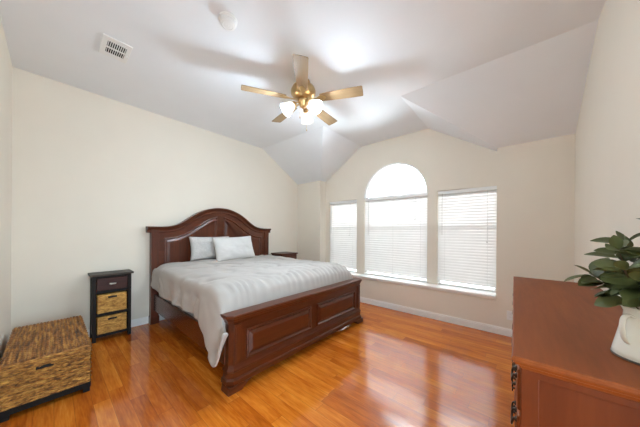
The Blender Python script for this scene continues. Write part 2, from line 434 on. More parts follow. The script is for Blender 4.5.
# windows: vinyl frame set deep in the opening, with panes
def window(k, y0, y1, z0, z1, arch=False):
    xf = XW + .105
    if arch:
        n = 40; outer = arch_pts(y0, y1, z0, z1)
        c, r = (y0 + y1) / 2, (y1 - y0) / 2 - .04
        fan_ = [(c + r * cos(pi * q / n), z1 + .02 + r * sin(pi * q / n)) for q in range(n + 1)]
        hs = [fan_]
    else: outer = [(y0, z0), (y1, z0), (y1, z1), (y0, z1)]; hs = []
    zm = 1.45; f = .035
    hs += [[(y0 + f, z0 + f), (y1 - f, z0 + f), (y1 - f, zm - .025), (y0 + f, zm - .025)],
           [(y0 + f, zm + .025), (y1 - f, zm + .025), (y1 - f, z1 - f), (y0 + f, z1 - f)]]
    w = struct(curve_solid(f'window_{k}', outer, hs, .05, m_vinyl, yz(xf)))
    for h in hs:
        p = curve_solid('pane', h, [], .006, m_glass, yz(xf), w)
    b = BM(); vs = [b.verts.new((xf + .035, y, z)) for y, z in ((y0 + .02, z0 + .02), (y1 - .02, z0 + .02), (y1 - .02, zm), (y0 + .02, zm))]; b.faces.new(vs)
    obj('insect_screen', b, m_screen, w)
    return w
window(1, *WIN[0]); window(2, *WIN[1], arch=True); window(3, *WIN[2])

# white casing ring lining the arch
n = 40; c_, r0, r1 = ARC_C, ARC_R - .022, ARC_R - .001
ring = [(c_ + r1 * cos(pi * q / n), 2.0 + r1 * sin(pi * q / n)) for q in range(n + 1)] + [(c_ + r0 * cos(pi * q / n), 2.0 + r0 * sin(pi * q / n)) for q in range(n, -1, -1)]
struct(curve_solid('trim_2', ring, [], .09, m_trim, yz(XW + .046)))

# ------------------------------------------------------------------ window blinds
TILT = radians(-69)
def blind(y0, y1, label, cords, wand):
    r = empty('window_blind', (XW + .042, (y0 + y1) / 2, 1.995), 0, label, 'window blind', 'white slatted blinds')
    hw = (y1 - y0) / 2 - .006
    b = BM(); box(b, -.032, .03, -hw, hw, -.052, 0); obj('headrail', b, m_slat, r, bevel=.003)
    b = BM(); pitch = .0432; z = -.075; n = 0
    while z > -1.455:
        mm = Matrix.Translation((0, 0, z)) @ Matrix.Rotation(TILT, 4, 'Y')
        vs = []
        for s in range(5):
            u = -.025 + .05 * s / 4; crown = .003 * (1 - (2 * s / 4 - 1) ** 2)
            vs.append((u, crown))
        loft(b, [[mm @ Vector((u, yy, c)) for u, c in vs] + [mm @ Vector((u, yy, c - .0022)) for u, c in vs[::-1]] for yy in (-hw, hw)])
        z -= pitch; n += 1
    obj('slats', b, m_slat, r)
    b = BM(); box(b, -.026, .026, -hw, hw, -1.492, -1.472); obj('bottom_rail', b, m_slat, r, bevel=.003)
    b = BM()
    for q in ((-.82, 0, .82) if hw > .5 else (-.72, .72)):
        for xx in (-.024, .024): tube(b, [(xx, q * hw, -.03), (xx, q * hw, -1.48)], .0013, 5)
    obj('ladder_cord', b, m_cord, r)
    for cy, ln in cords:
        b = BM(); tube(b, [(-.036, cy * hw, -.05), (-.036, cy * hw + .003, -ln)], .002, 5)
        c = obj('pull_cord', b, m_cord, r)
        b = BM(); lathe(b, [(.003, .03), (.006, .025), (.009, 0), (.007, -.004)], (-.036, cy * hw + .003, -ln - .02), 10); obj('tassel', b, m_cord, c)
    b = BM(); tube(b, [(-.038, wand[0] * hw, -.04), (-.040, wand[0] * hw, -wand[1])], .0042, 6); obj('tilt_wand', b, m_cord, r)
    return r
blind(WIN[0][0], WIN[0][1], 'white slatted blind in the narrow window nearest the bed', [(-.55, .72)], (.85, .7))
blind(WIN[1][0], WIN[1][1], 'white slatted blind under the arched glass of the middle window', [(-.68, .42)], (.84, .72))
blind(WIN[2][0], WIN[2][1], 'white slatted blind in the window nearest the dresser', [(-.72, .78)], (.82, .70))

# ------------------------------------------------------------------ neighbouring house beyond the glass
house = empty('brick_house', (10.2, 0, -.4), 0, 'pale brick house across the yard, seen hazily through the blinds', 'house')
b = BM(); box(b, 0, .2, -9, 7, 0, 3.3); obj('brick_wall', b, m_brick, house)
b = BM(); loft(b, [[(-.5, y, 3.2), (-.5, y, 3.35), (3.5, y, 4.0), (3.5, y, 3.85)] for y in (-9.4, 7.4)]); obj('roof', b, m_roof, house)
for yc in (2.6, 1.1, -4.6):
    f = curve_solid('window_frame', [(yc - .5, 1.2), (yc + .5, 1.2), (yc + .5, 2.7), (yc - .5, 2.7)],
                    [[(yc - .44, 1.26), (yc + .44, 1.26), (yc + .44, 1.92), (yc - .44, 1.92)], [(yc - .44, 1.98), (yc + .44, 1.98), (yc + .44, 2.64), (yc - .44, 2.64)]], .06, m_vinyl, yz(-.02), house)
    b = BM(); box(b, -.004, 0.0, yc - .45, yc + .45, 1.25, 2.65); obj('pane', b, m_plast, f)

# ------------------------------------------------------------------ bed
BX0, BX1, BC = 1.20, 3.22, 2.21
bed = empty('bed', (0, 0, 0), 0, 'king bed frame of dark cherry wood with an arched panelled headboard', 'bed')
ft = [0, .12, .24, .35, .46, .56, .67, .80, 1.06]; fz = [1.730, 1.722, 1.690, 1.643, 1.575, 1.500, 1.432, 1.398, 1.392]
def top_z(x): return interp(ft, fz, abs(x - BC))
XS = [BX0 + (BX1 - BX0) * k / 64 for k in range(65)]
# slab between posts
b = BM()
loft(b, [[(x, y, z) for x, z in [(1.29, .30), (3.13, .30)] + [(x, top_z(x) - .05) for x in XS[::-1] if 1.29 <= x <= 3.13]] for y in (-.03, -.085)])
hb = obj('headboard', b, m_cherry_x, bed)
for px in (BX0, BX1 - .095):
    b = BM(); pl = [Vector(p) for p in ((px, -.018), (px, -.108), (px + .095, -.108), (px + .095, -.018))]
    stack(b, pl, [(.006, 0), (.006, .10), (0, .115), (0, 1.345)])
    box(b, px + .018, px + .077, -.112, -.108, .62, 1.29)
    obj('post', b, m_cherry_z, hb, bevel=.003)
# crown moulding swept along the arch
prof = [(-.088, -.086), (-.088, -.093), (-.080, -.099), (-.070, -.099), (-.062, -.094), (-.050, -.098), (-.040, -.103), (-.032, -.113), (-.022, -.124), (-.012, -.128), (0, -.130), (0, -.012), (-.088, -.020)]
xs = [1.152 + (3.268 - 1.152) * k / 90 for k in range(91)]; rings = []
for x in xs:
    h = .004; sl = (top_z(x + h) - top_z(x - h)) / (2 * h); nn = Vector((-sl, 1)).normalized()
    rings.append([(x + nn.x * q, y, top_z(x) + nn.y * q) for q, y in prof])
b = BM(); loft(b, rings); obj('crown_moulding', b, m_cherry_x, hb, bevel=0)
# two raised arched panels
gt = [0, .055, .20, .30, .42, .54, .68, .84, 1.0]; gz = [1.588, 1.582, 1.535, 1.478, 1.390, 1.312, 1.248, 1.226, 1.222]
def pan_z(x): return interp(gt, gz, abs(x - BC))
PROF = [(0, 0), (.004, .012), (.014, .015), (.022, .005), (.030, .001), (.058, .011), (.064, .012)]
for x0, x1 in ((1.365, 2.153), (2.267, 3.055)):
    poly = [Vector((x0, .60)), Vector((x1, .60))] + [Vector((x1 + (x0 - x1) * k / 30, pan_z(x1 + (x0 - x1) * k / 30))) for k in range(31)]
    b = BM(); raised(b, poly, PROF, lambda u, v, h: (u, -.085 - h, v)); obj('raised_panel', b, m_cherry_z, hb)
# footboard
FY0, FY1 = -2.178, -2.262
def plan(x0, x1, c=.028): return [Vector(p) for p in ((x0, FY0), (x0, FY1 + c), (x0 + c, FY1), (x1 - c, FY1), (x1, FY1 + c), (x1, FY0))]
F0, F1 = 1.238, 3.285
b = BM(); stack(b, plan(F0, F1), [(0, .20), (0, .575)]); fb = obj('footboard', b, m_cherry_x, bed)
b = BM(); stack(b, plan(F0, F1), [(.0, .556), (.006, .566), (.008, .580), (.016, .590), (.022, .604), (.030, .612), (.032, .630), (.028, .636)]); obj('top_rail', b, m_cherry_x, fb)
b = BM(); stack(b, plan(F0, F1), [(.020, .058), (.024, .064), (.024, .098), (.018, .108), (.012, .114), (.012, .160), (.018, .168), (.016, .180), (.008, .196), (.002, .212), (0, .22)]); obj('base_moulding', b, m_cherry_x, fb)
for px in (F0 + .030, F1 - .100):
    b = BM(); box(b, px, px + .070, FY1 - .009, FY1, .224, .554); box(b, px + .014, px + .056, FY1 - .013, FY1 - .009, .245, .535); obj('pilaster', b, m_cherry_z, fb, bevel=.003)
for s, xx in ((1, F0), (-1, F1)):      # bracket feet
    b = BM()
    sh = [(-.030, 0), (.095, 0), (.105, .014), (.13, .026), (.15, .044), (.19, .060), (-.026, .060)]
    loft(b, [[(xx + s * u, y, z) for u, z in sh] for y in (FY1 - .028, FY0 + .01)]); obj('foot', b, m_cherry_x, fb, bevel=.003)
for x0, x1 in ((1.378, 2.205), (2.300, 3.120)):
    poly = [Vector(p) for p in ((x0, .235), (x1, .235), (x1, .492), (x0, .492))]
    b = BM(); raised(b, poly, [(0, 0), (.004, .014), (.014, .018), (.024, .006), (.032, .001), (.060, .014), (.067, .015)], lambda u, v, h: (u, FY1 - h, v)); obj('raised_panel', b, m_cherry_x, fb)
for x0 in (1.232, 3.188):
    b = BM(); box(b, x0, x0 + .030, FY0, -.108, .20, .425); obj('side_rail', b, m_cherry_y, bed, bevel=.004)
b = BM(); box(b, 1.5, 1.55, -1.2, -1.15, 0, .22); box(b, 2.85, 2.90, -1.2, -1.15, 0, .22); box(b, 1.262, 3.188, -1.21, -1.14, .22, .29); obj('centre_support', b, m_cherry_x, bed)
b = BM(); 
for k in range(7):
    y = -.25 - k * .30; box(b, 1.262, 3.188, y - .04, y + .04, .29, .30)
obj('slats', b, m_cherry_x, bed)

def soft_box(name, x0, x1, y0, y1, z0, z1, mat, label, cat, r=.05):
    b = BM(); box(b, x0, x1, y0, y1, z0, z1)
    o = obj(name, b, mat, None, bevel=r, seg=4); tag(o, label, cat); return o
bs = soft_box('box_spring', 1.285, 3.165, -2.14, -.12, .30, .53, m_sheet, 'white fabric box spring just visible above the bed side rail', 'box spring', .02)
mt = soft_box('mattress', 1.285, 3.165, -2.06, -.12, .53, .775, m_sheet, 'white mattress on the box spring, mostly hidden under the grey comforter', 'mattress', .10)

# comforter
def comforter():
    b = BM(); NU, NV = 150, 120
    XL, XR, rad = 1.205, 3.245, .085
    hemY = [-2.325, -2.29, -2.25, -2.19, -2.09, -1.98, -1.85, -1.75, -1.66, -1.2, -.5, -.14]
    hemZ = [.545, .43, .32, .235, .275, .345, .425, .475, .490, .488, .500, .56]
    P = []
    for j in range(NV + 1):
        v = j / NV; row = []
        for i in range(NU + 1):
            s = i / NU
            # zone across: left drop, top, right drop
            if s < .18: side, t = -1, s / .18
            elif s > .84: side, t = 1, (1 - s) / .16
            else: side, t = 0, 1
            d = (1 - t) if side else 0            # 0 at the top edge, 1 at the hem
            yend = -2.176 - (.15 * sstep(0, .5, d) if side < 0 else 0)
            ystart = -.135
            y = ystart + (yend - ystart) * v
            zt = interp([-2.25, -2.176, -2.15, -2.10, -2.03, -1.93, -1.75, -1.4, -.8, -.3, -.13], [.655, .672, .735, .800, .838, .852, .860, .862, .864, .868, .855], y)
            tuck = .16 * sstep(.985, 1.0, v) * (1 - sstep(0, .15, d))
            if side == 0:
                q = (s - .18) / .66; x = XL + rad * .6 + (XR - XL - rad * 1.2) * q
                e = min(q, 1 - q) * (XR - XL)
                z = zt - .035 * math.exp(-e / .07) - tuck
                z += .010 * sin(pi * q) 
            else:
                hem = interp(hemY, hemZ, y) if side < 0 else .56
                a = min(1, d / .16)
                zz = zt - .035 - tuck
                if a < 1:
                    th = a * pi / 2; off = rad * .6 * (1 - sin(th)); zd = zz - rad * (1 - cos(th)); outw = 0
                else:
                    k = (d - .16) / .84; off = 0; zd = (zz - rad) + (hem - zz + rad) * k; outw = k
                x = (XL + off) if side < 0 else (XR - off)
                z = zd
                flap = sstep(-1.62, -2.05, y) if side < 0 else 0
                if side < 0:
                    x -= outw * (.010 + .062 * flap) 
                    x -= .014 * outw * sin(y * 17 + 1.2 * sin(y * 5)) * (1 - .4 * flap)
            # wrinkles
            foot = sstep(-1.88, -2.10, y)
            pv = Vector((x * 2.1, y * 2.1, z * 2))
            w = noise.noise(pv * 2.2) * .014 + noise.noise(pv * 5.5 + Vector((3, 1, 2))) * .006
            crease = abs(noise.noise(Vector((x * 3.2 + y * 1.7, y * 3.4 - x * .8, z * 3))))
            w -= .026 * max(0, .16 - crease) / .16 * .7
            ga = .5 + .5 * noise.noise(Vector((x * 3, 0, 5)))
            g = .021 * foot * ga * sin(x * 74 + 6 * noise.noise(Vector((x * 3.3, y * 2.5, 2))) + y * 4)
            if side == 0: z += w + g * (1 - .5 * sstep(.985, 1, v))
            else:
                z += w * (1 - d) + g * (1 - d) ** 2
                x += (w * .8) * (1 if side > 0 else -1) * min(1, d * 3)
                y += g * .3 * (1 - d)
            row.append(b.verts.new((x, y, z)))
        P.append(row)
    for j in range(NV):
        for i in range(NU): b.faces.new((P[j][i], P[j][i + 1], P[j + 1][i + 1], P[j + 1][i]))
    o = obj('comforter', b, m_comf, None, smooth=True)
    m = o.modifiers.new('thickness', 'SOLIDIFY'); m.thickness = .018; m.offset = -1
    return o
tag(comforter(), 'light grey comforter spread over the bed, one corner hanging by the footboard', 'comforter')

def pillow(name, w, h, t, loc, lean, rz, mat, label, puff=2.6, seed=0, roll=0):
    b = BM(); N = 34; P = {}
    for side in (1, -1):
        for i in range(N + 1):
            for j in range(N + 1):
                u, v = 2 * i / N - 1, 2 * j / N - 1
                edge = (1 - abs(u) ** puff) * (1 - abs(v) ** puff)
                if side < 0 and (i in (0, N) or j in (0, N)): P[side, i, j] = P[1, i, j]; continue
                pin = 1 - .07 * (1 - u * u) * v * v - 0
                piw = 1 - .06 * (1 - v * v) * u * u
                x = u * w / 2 * piw; z = v * h / 2 * pin
                y = side * t / 2 * max(0, edge) ** .5
                wr = noise.noise(Vector((u * 2.3 + seed, v * 2.3, side))) * .016 + noise.noise(Vector((u * 6 + seed, v * 6, side * 2))) * .006
                y += side * wr * edge ** .5
                P[side, i, j] = b.verts.new((x, y, z))
        for i in range(N):
            for j in range(N): b.faces.new((P[side, i, j], P[side, i + 1, j], P[side, i + 1, j + 1], P[side, i, j + 1]))
    o = obj(name, b, mat, None, smooth=True)
    o.matrix_world = Matrix.Translation(loc) @ Matrix.Rotation(rz, 4, 'Z') @ Matrix.Rotation(lean, 4, 'X') @ Matrix.Rotation(roll, 4, 'Y')
    return tag(o, label, 'pillow', 'bed pillows')
pillow('pillow', .66, .38, .19, (1.99, -.212, 1.058), radians(-10), radians(1), m_pillp, 'faintly patterned white pillow standing behind, against the headboard', seed=3)
pillow('pillow', .70, .41, .17, (2.285, -.44, 1.05), radians(-21), radians(-2), m_pill, 'plain white pillow in front, leaning over the patterned one', seed=9, roll=radians(-2))

# ------------------------------------------------------------------ woven surfaces
def weave(bm, o, eu, ev, en, w, h, rows, cols, amp, sub=4):
    """woven sheet: strands along eu; o origin, eu/ev/en unit axes"""
    nu, nv = cols * 4, rows * sub; o, eu, ev, en = map(Vector, (o, eu, ev, en)); G = []
    for j in range(nv + 1):
        g = []
        for i in range(nu + 1):
            u, v = i / nu, j / nv
            r = min(rows - 1, int(v * rows)); f = v * rows - r
            ridge = sqrt(max(0, 1 - (2 * f - 1) ** 2)) if j % sub else 0
            over = .62 + .38 * sin(2 * pi * u * cols / 2 + pi * r)
            d = amp * ridge * over + noise.noise(Vector((u * 40, r * 3.1, w))) * amp * .25
            g.append(bm.verts.new(o + eu * (u * w) + ev * (v * h) + en * d))
        G.append(g)
    for j in range(nv):
        for i in range(nu): bm.faces.new((G[j][i], G[j][i + 1], G[j + 1][i + 1], G[j + 1][i]))

# trunk
TX0, TX1, TY0, TY1 = .045, .495, -1.36, -.40
tr = empty('storage_trunk', (0, 0, 0), 0, 'large woven wicker trunk with black base standing along the left wall', 'trunk')
def woven_box(name, x0, x1, y0, y1, z0, z1, rows, cx, cy, mat, parent, amp=.010, top=False):
    b = BM(); box(b, x0, x1, y0, y1, z0, z1)
    weave(b, (x0, y0, z0), (1, 0, 0), (0, 0, 1), (0, -1, 0), x1 - x0, z1 - z0, rows, cx, amp)
    weave(b, (x1, y0, z0), (0, 1, 0), (0, 0, 1), (1, 0, 0), y1 - y0, z1 - z0, rows, cy, amp)
    weave(b, (x0, y0, z0), (0, 1, 0), (0, 0, 1), (-1, 0, 0), y1 - y0, z1 - z0, rows, cy, amp)
    weave(b, (x0, y1, z0), (1, 0, 0), (0, 0, 1), (0, 1, 0), x1 - x0, z1 - z0, rows, cx, amp)
    return obj(name, b, mat, parent)
body = woven_box('trunk_body', TX0 + .006, TX1 - .006, TY0 + .006, TY1 - .006, .075, .326, 14, 14, 30, m_wick_x, tr, .012)
b = BM(); box(b, .205, .292, TY0 - .005, TY0 + .012, .298, .321); obj('handle_slot', b, m_hole, body, bevel=.004)
lid = woven_box('lid', TX0, TX1, TY0, TY1, .326, .384, 4, 12, 26, m_wick_x, tr, .009)
b = BM(); box(b, TX0 + .002, TX1 - .002, TY0 + .002, TY1 - .002, .380, .391)
weave(b, (TX0, TY0, .389), (0, 1, 0), (1, 0, 0), (0, 0, 1), TY1 - TY0, TX1 - TX0, 20, 40, .011); obj('lid_top', b, m_wick_y, lid)
b = BM(); box(b, TX0, TX1, TY0, TY1, .034, .078); obj('base', b, m_black, tr, bevel=.003)
for x in (TX0 + .004, TX1 - .044):
    for y in (TY0 + .004, TY1 - .044):
        b = BM(); box(b, x, x + .04, y, y + .04, 0, .04); obj('foot', b, m_black, tr, bevel=.002)

# ------------------------------------------------------------------ basket nightstand
NX0, NX1, NY0, NY1 = .592, .952, -.265, -.022
ns = empty('nightstand', (0, 0, 0), 0, 'narrow espresso nightstand with one drawer and two woven basket bays', 'nightstand')
b = BM(); box(b, NX0 - .022, NX1 + .022, NY0 - .018, NY1 + .008, .782, .805); obj('tabletop', b, m_esptop, ns, bevel=.003)
for x in (NX0, NX1 - .034):
    for y in (NY0, NY1 - .034):
        b = BM(); box(b, x, x + .034, y, y + .034, 0, .782); obj('leg', b, m_espresso, ns, bevel=.002)
for x in (NX0 + .008, NX1 - .022):
    b = BM(); box(b, x, x + .014, NY0 + .03, NY1 - .03, .06, .782); obj('side_panel', b, m_espresso, ns)
b = BM(); box(b, NX0 + .02, NX1 - .02, NY1 - .02, NY1 - .008, .06, .782); obj('back_panel', b, m_espresso, ns)
for z0, z1 in ((.052, .082), (.300, .332), (.572, .602), (.758, .782)):
    b = BM(); box(b, NX0 + .034, NX1 - .034, NY0 + .006, NY1 - .02, z0, z1); obj('shelf', b, m_espresso, ns, bevel=.002)
b = BM(); box(b, NX0 + .038, NX1 - .038, NY0 + .001, NY0 + .02, .606, .754)
box(b, NX0 + .045, NX1 - .045, NY0 + .02, NY1 - .04, .612, .72); dw = obj('drawer', b, m_drawer, ns, bevel=.003)
b = BM(); prof = []
cx = (NX0 + NX1) / 2
rings = []
for k in range(13):
    a = pi * k / 12; x = cx - .033 * cos(a); q = sin(a)
    rings.append([(x, NY0 + .001, .688 + .002), (x, NY0 - .012 * q ** .5, .688), (x, NY0 - .017 * q ** .5, .680), (x, NY0 - .016 * q ** .5, .671), (x, NY0 + .001, .670)])
loft(b, rings); obj('cup_pull', b, m_nickel, dw, smooth=True)
for z0, nm in ((.334, 'golden woven basket in the upper bay of the nightstand, under the drawer'), (.084, 'golden woven basket in the bottom bay of the nightstand')):
    k = empty('wicker_basket', (0, 0, 0), 0, nm, 'basket', 'nightstand baskets')
    x0, x1 = NX0 + .037, NX1 - .037
    h = .222 if z0 > .2 else .206
    bd = woven_box('basket_body', x0 + .009, x1 - .009, NY0 + .010, NY1 - .04, z0, z0 + h, 13, 9, 6, m_bask, k, .007)
    b = BM(); box(b, cx - .042, cx + .042, NY0 + .002, NY0 + .012, z0 + h - .050, z0 + h - .026); obj('handle_slot', b, m_hole, bd, bevel=.004)

# far nightstand, mostly hidden behind the bed
fn = empty('bedside_table', (3.34, -.40, 0), 0, 'dark wood bedside table on the far side of the bed, by the window wall', 'nightstand')
b = BM(); box(b, 0, .44, 0, .38, .852, .878); obj('tabletop', b, m_cherry_x, fn, bevel=.005)
b = BM(); box(b, .02, .42, .02, .37, .10, .852); obj('cabinet_body', b, m_cherry_z, fn, bevel=.003)
for z in (.14, .38, .62):
    b = BM(); box(b, .04, .40, .005, .02, z, z + .215); d_ = obj('drawer', b, m_cherry_x, fn, bevel=.004)
    b = BM(); lathe(b, [(.006, 0), (.006, .012), (.014, .018), (.012, .026)], (0, 0, 0), 14, mat=Matrix.Translation((.22, .005, z + .108)) @ Matrix.Rotation(pi / 2, 4, 'X')); obj('knob', b, m_iron, d_, smooth=True)
for x in (.02, .37):
    for y in (.02, .32):
        b = BM(); box(b, x, x + .05, y, y + .05, 0, .10); obj('foot', b, m_cherry_z, fn)

# ------------------------------------------------------------------ dresser
DX0, DX1, DY0, DY1, DH = 1.218, 2.955, -4.505, -4.036, .95
RZ = .0145; PV = Vector((DX0, DY1, 0))
dr = empty('dresser', PV - Matrix.Rotation(RZ, 3, 'Z') @ PV, RZ, 'long brown cherry dresser along the right wall with dark bail pulls', 'dresser')
pl = [Vector(p) for p in ((DX0, DY0), (DX1, DY0), (DX1, DY1), (DX0, DY1))]
b = BM(); stack(b, pl, [(-.026, .906), (-.020, .912), (-.016, .920), (-.008, .924), (-.004, .932), (0, .936), (0, .946), (-.003, .950)]); obj('dresser_top', b, m_dres_x, dr)
bx0, bx1, by0, by1 = DX0 + .028, DX1 - .028, DY0 + .006, DY1 - .022
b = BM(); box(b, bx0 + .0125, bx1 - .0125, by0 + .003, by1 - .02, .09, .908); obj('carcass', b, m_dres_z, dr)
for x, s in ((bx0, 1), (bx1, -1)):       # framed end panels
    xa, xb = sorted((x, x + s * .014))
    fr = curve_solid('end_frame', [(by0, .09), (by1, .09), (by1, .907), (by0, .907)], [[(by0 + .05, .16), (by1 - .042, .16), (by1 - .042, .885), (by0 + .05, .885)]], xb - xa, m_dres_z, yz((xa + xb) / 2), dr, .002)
b = BM(); box(b, bx0, bx1, by0, by1, .03, .12); box(b, bx0 - .008, bx1 + .008, by0, by1 + .010, 0, .075); obj('plinth', b, m_dres_x, dr, bevel=.004)
b = BM()
cols = 3; cw = (bx1 - bx0) / cols; rowz = [(.13, .28), (.29, .435), (.445, .59), (.60, .745), (.755, .895)]
for k in range(cols + 1):
    xx = bx0 + k * cw; w_ = .016
    box(b, max(bx0 + .015, xx - w_), min(bx1 - .015, xx + w_), by1 - .02, by1 - .004, .12, .907)
for z0, z1 in rowz: box(b, bx0 + .015, bx1 - .015, by1 - .02, by1 - .006, z1, z1 + .010)
obj('face_frame', b, m_dres_x, dr)
for c in range(cols):
    for z0, z1 in rowz:
        x0, x1 = bx0 + c * cw + .020, bx0 + (c + 1) * cw - .020
        b = BM(); box(b, x0, x1, by1 - .03, by1 + .008, z0 + .004, z1 - .004); d_ = obj('drawer', b, m_dres_x, dr, bevel=.004)
        for hx in (x0 + .10, x1 - .10):
            zc = (z0 + z1) / 2 + .012; yf = by1 + .008
            b = BM()
            for s in (-.028, .028):
                lathe(b, [(.009, 0), (.009, .003), (.005, .006), (.004, .011)], (0, 0, 0), 12, mat=Matrix.Translation((hx + s, yf, zc)) @ Matrix.Rotation(-pi / 2, 4, 'X'))
            tube(b, [(hx - .028, yf + .010, zc), (hx - .031, yf + .013, zc - .012), (hx - .024, yf + .014, zc - .024), (hx, yf + .014, zc - .028), (hx + .024, yf + .014, zc - .024), (hx + .031, yf + .013, zc - .012), (hx + .028, yf + .010, zc)], .0034, 7)
            obj('bail_pull', b, m_iron, d_, smooth=True)

# ------------------------------------------------------------------ pitcher and eucalyptus
PC = Vector((1.462, -4.36, DH))
pit = empty('pitcher', PC, 0, 'cream enamel pitcher with a loop handle holding eucalyptus on the dresser', 'pitcher')
b = BM(); pr = [(.001, .001), (.076, .001), (.081, .006), (.079, .020), (.072, .055), (.064, .095), (.058, .125), (.057, .140), (.062, .152), (.066, .158), (.063, .159), (.054, .140), (.055, .120), (.066, .06), (.072, .02), (.001, .015)]
lathe(b, pr, (0, 0, 0), 40, cap0=False, cap1=False)
for v in b.verts:
    a = math.atan2(v.co.y, v.co.x); k = sstep(.11, .158, v.co.z) * max(0, cos(a + 1.3)) ** 6
    v.co.x += .018 * k * cos(a); v.co.y += .018 * k * sin(a)
pb = obj('pitcher_body', b, m_enamel, pit, smooth=True)
b = BM(); lathe(b, [(.0765, 0), (.0815, .0005), (.0825, .004), (.0815, .007), (.078, .006)], (0, 0, 0), 40); obj('dark_base_rim', b, m_rim, pb)
ha = radians(126)
hd = Vector((cos(ha), sin(ha), 0))
b = BM(); pth = [(.056, .130), (.070, .136), (.082, .128), (.087, .105), (.085, .080), (.080, .062), (.072, .052)]
P3 = [hd * r + Vector((0, 0, z)) for r, z in pth]
# smooth and flat handle strap
def cr(pts, n=5):
    out = []
    for i in range(len(pts) - 1):
        p0, p1, p2, p3 = pts[max(i - 1, 0)], pts[i], pts[i + 1], pts[min(i + 2, len(pts) - 1)]
        for k in range(n):
            t = k / n; out.append(.5 * ((2 * p1) + (p2 - p0) * t + (2 * p0 - 5 * p1 + 4 * p2 - p3) * t * t + (3 * p1 - p0 - 3 * p2 + p3) * t ** 3))
    return out + [pts[-1]]
ps = cr(P3); side = hd.cross(Vector((0, 0, 1))); rings = []
for i, p in enumerate(ps):
    t = (ps[min(i + 1, len(ps) - 1)] - ps[max(0, i - 1)]).normalized(); nn = t.cross(side)
    rings.append([p + side * (.008 * cos(q)) + nn * (.0035 * sin(q)) for q in [2 * pi * k / 12 for k in range(12)]])
loft(b, rings); obj('handle', b, m_enamel, pit, smooth=True)

pln = empty('eucalyptus_bunch', PC + Vector((0, 0, .012)), 0, 'bunch of green eucalyptus branches standing in the cream pitcher', 'plant')
rnd = random.Random(21)
def leaf(bm, base, d, nrm, ln, wd):
    d = d.normalized(); s = d.cross(nrm).normalized(); nn = s.cross(d).normalized()
    rows = []
    for i in range(8):
        t = i / 7; w = wd * (sin(pi * min(1, t * .93 + .05)) ** .75) if 0 < i < 7 else wd * .10
        c = base + d * (ln * t) - nn * (ln * .13 * t * t)
        rows.append([c - s * w * .5 + nn * w * .12, c - s * w * .27 + nn * w * .03, c, c + s * w * .27 + nn * w * .03, c + s * w * .5 + nn * w * .12])
    loft(bm, rows, False, False, closed=False)
stems = [  # azimuth, lean, height
    (165, .42, .30), (140, .95, .27), (200, .30, .36), (115, .62, .31), (230, .75, .28), (30, .5, .32), (300, .55, .33), (85, 1.0, .24), (180, .80, .25), (255, .25, .34), (150, .6, .22)]
for az, lean, hh in stems:
    a = radians(az); pts = []
    for k in range(8):
        t = k / 7; z = .02 + (hh + .022) * t - lean * .05 * t * t; r = .02 * (1 - t) * 0 + .03 * t + lean * .16 * max(0, t - .35) ** 1.3
        pts.append(Vector((r * cos(a), r * sin(a), z)) + Vector((rnd.uniform(-.004, .004), rnd.uniform(-.004, .004), 0)))
    b = BM(); tube(b, pts, [.0028 - .0016 * k / 7 for k in range(8)], 6); st = obj('stem', b, m_stem, pln, smooth=True)
    b = BM(); nodes = 8
    for q in range(nodes):
        t = .64 + .36 * q / (nodes - 1); f = t * 7; i = min(6, int(f)); p = pts[i].lerp(pts[i + 1], f - i); ax = (pts[i + 1] - pts[i]).normalized()
        ba = rnd.uniform(0, pi) if q % 2 else rnd.uniform(pi / 2, 3 * pi / 2)
        for sgn in (0, pi):
            e1 = ax.cross(Vector((1, .3, 0))).normalized(); e2 = ax.cross(e1)
            dd = (e1 * cos(ba + sgn) + e2 * sin(ba + sgn)) + ax * rnd.uniform(.2, .7) + Vector((0, 0, rnd.uniform(-.1, .1)))
            nn = (Vector((0, 0, 1)) + Vector((rnd.uniform(-1.1, .5), rnd.uniform(-.6, .9), 0))).normalized()
            ln = rnd.uniform(.046, .080) * (1.05 - .25 * (t - .5)); leaf(b, p + dd.normalized() * .006, dd, nn, ln, ln * rnd.uniform(.60, .78))
    leaf(b, pts[-1], pts[-1] - pts[-2], Vector((.3, .2, 1)), .05, .028)
    o = obj('foliage', b, m_leaf, st, smooth=True)

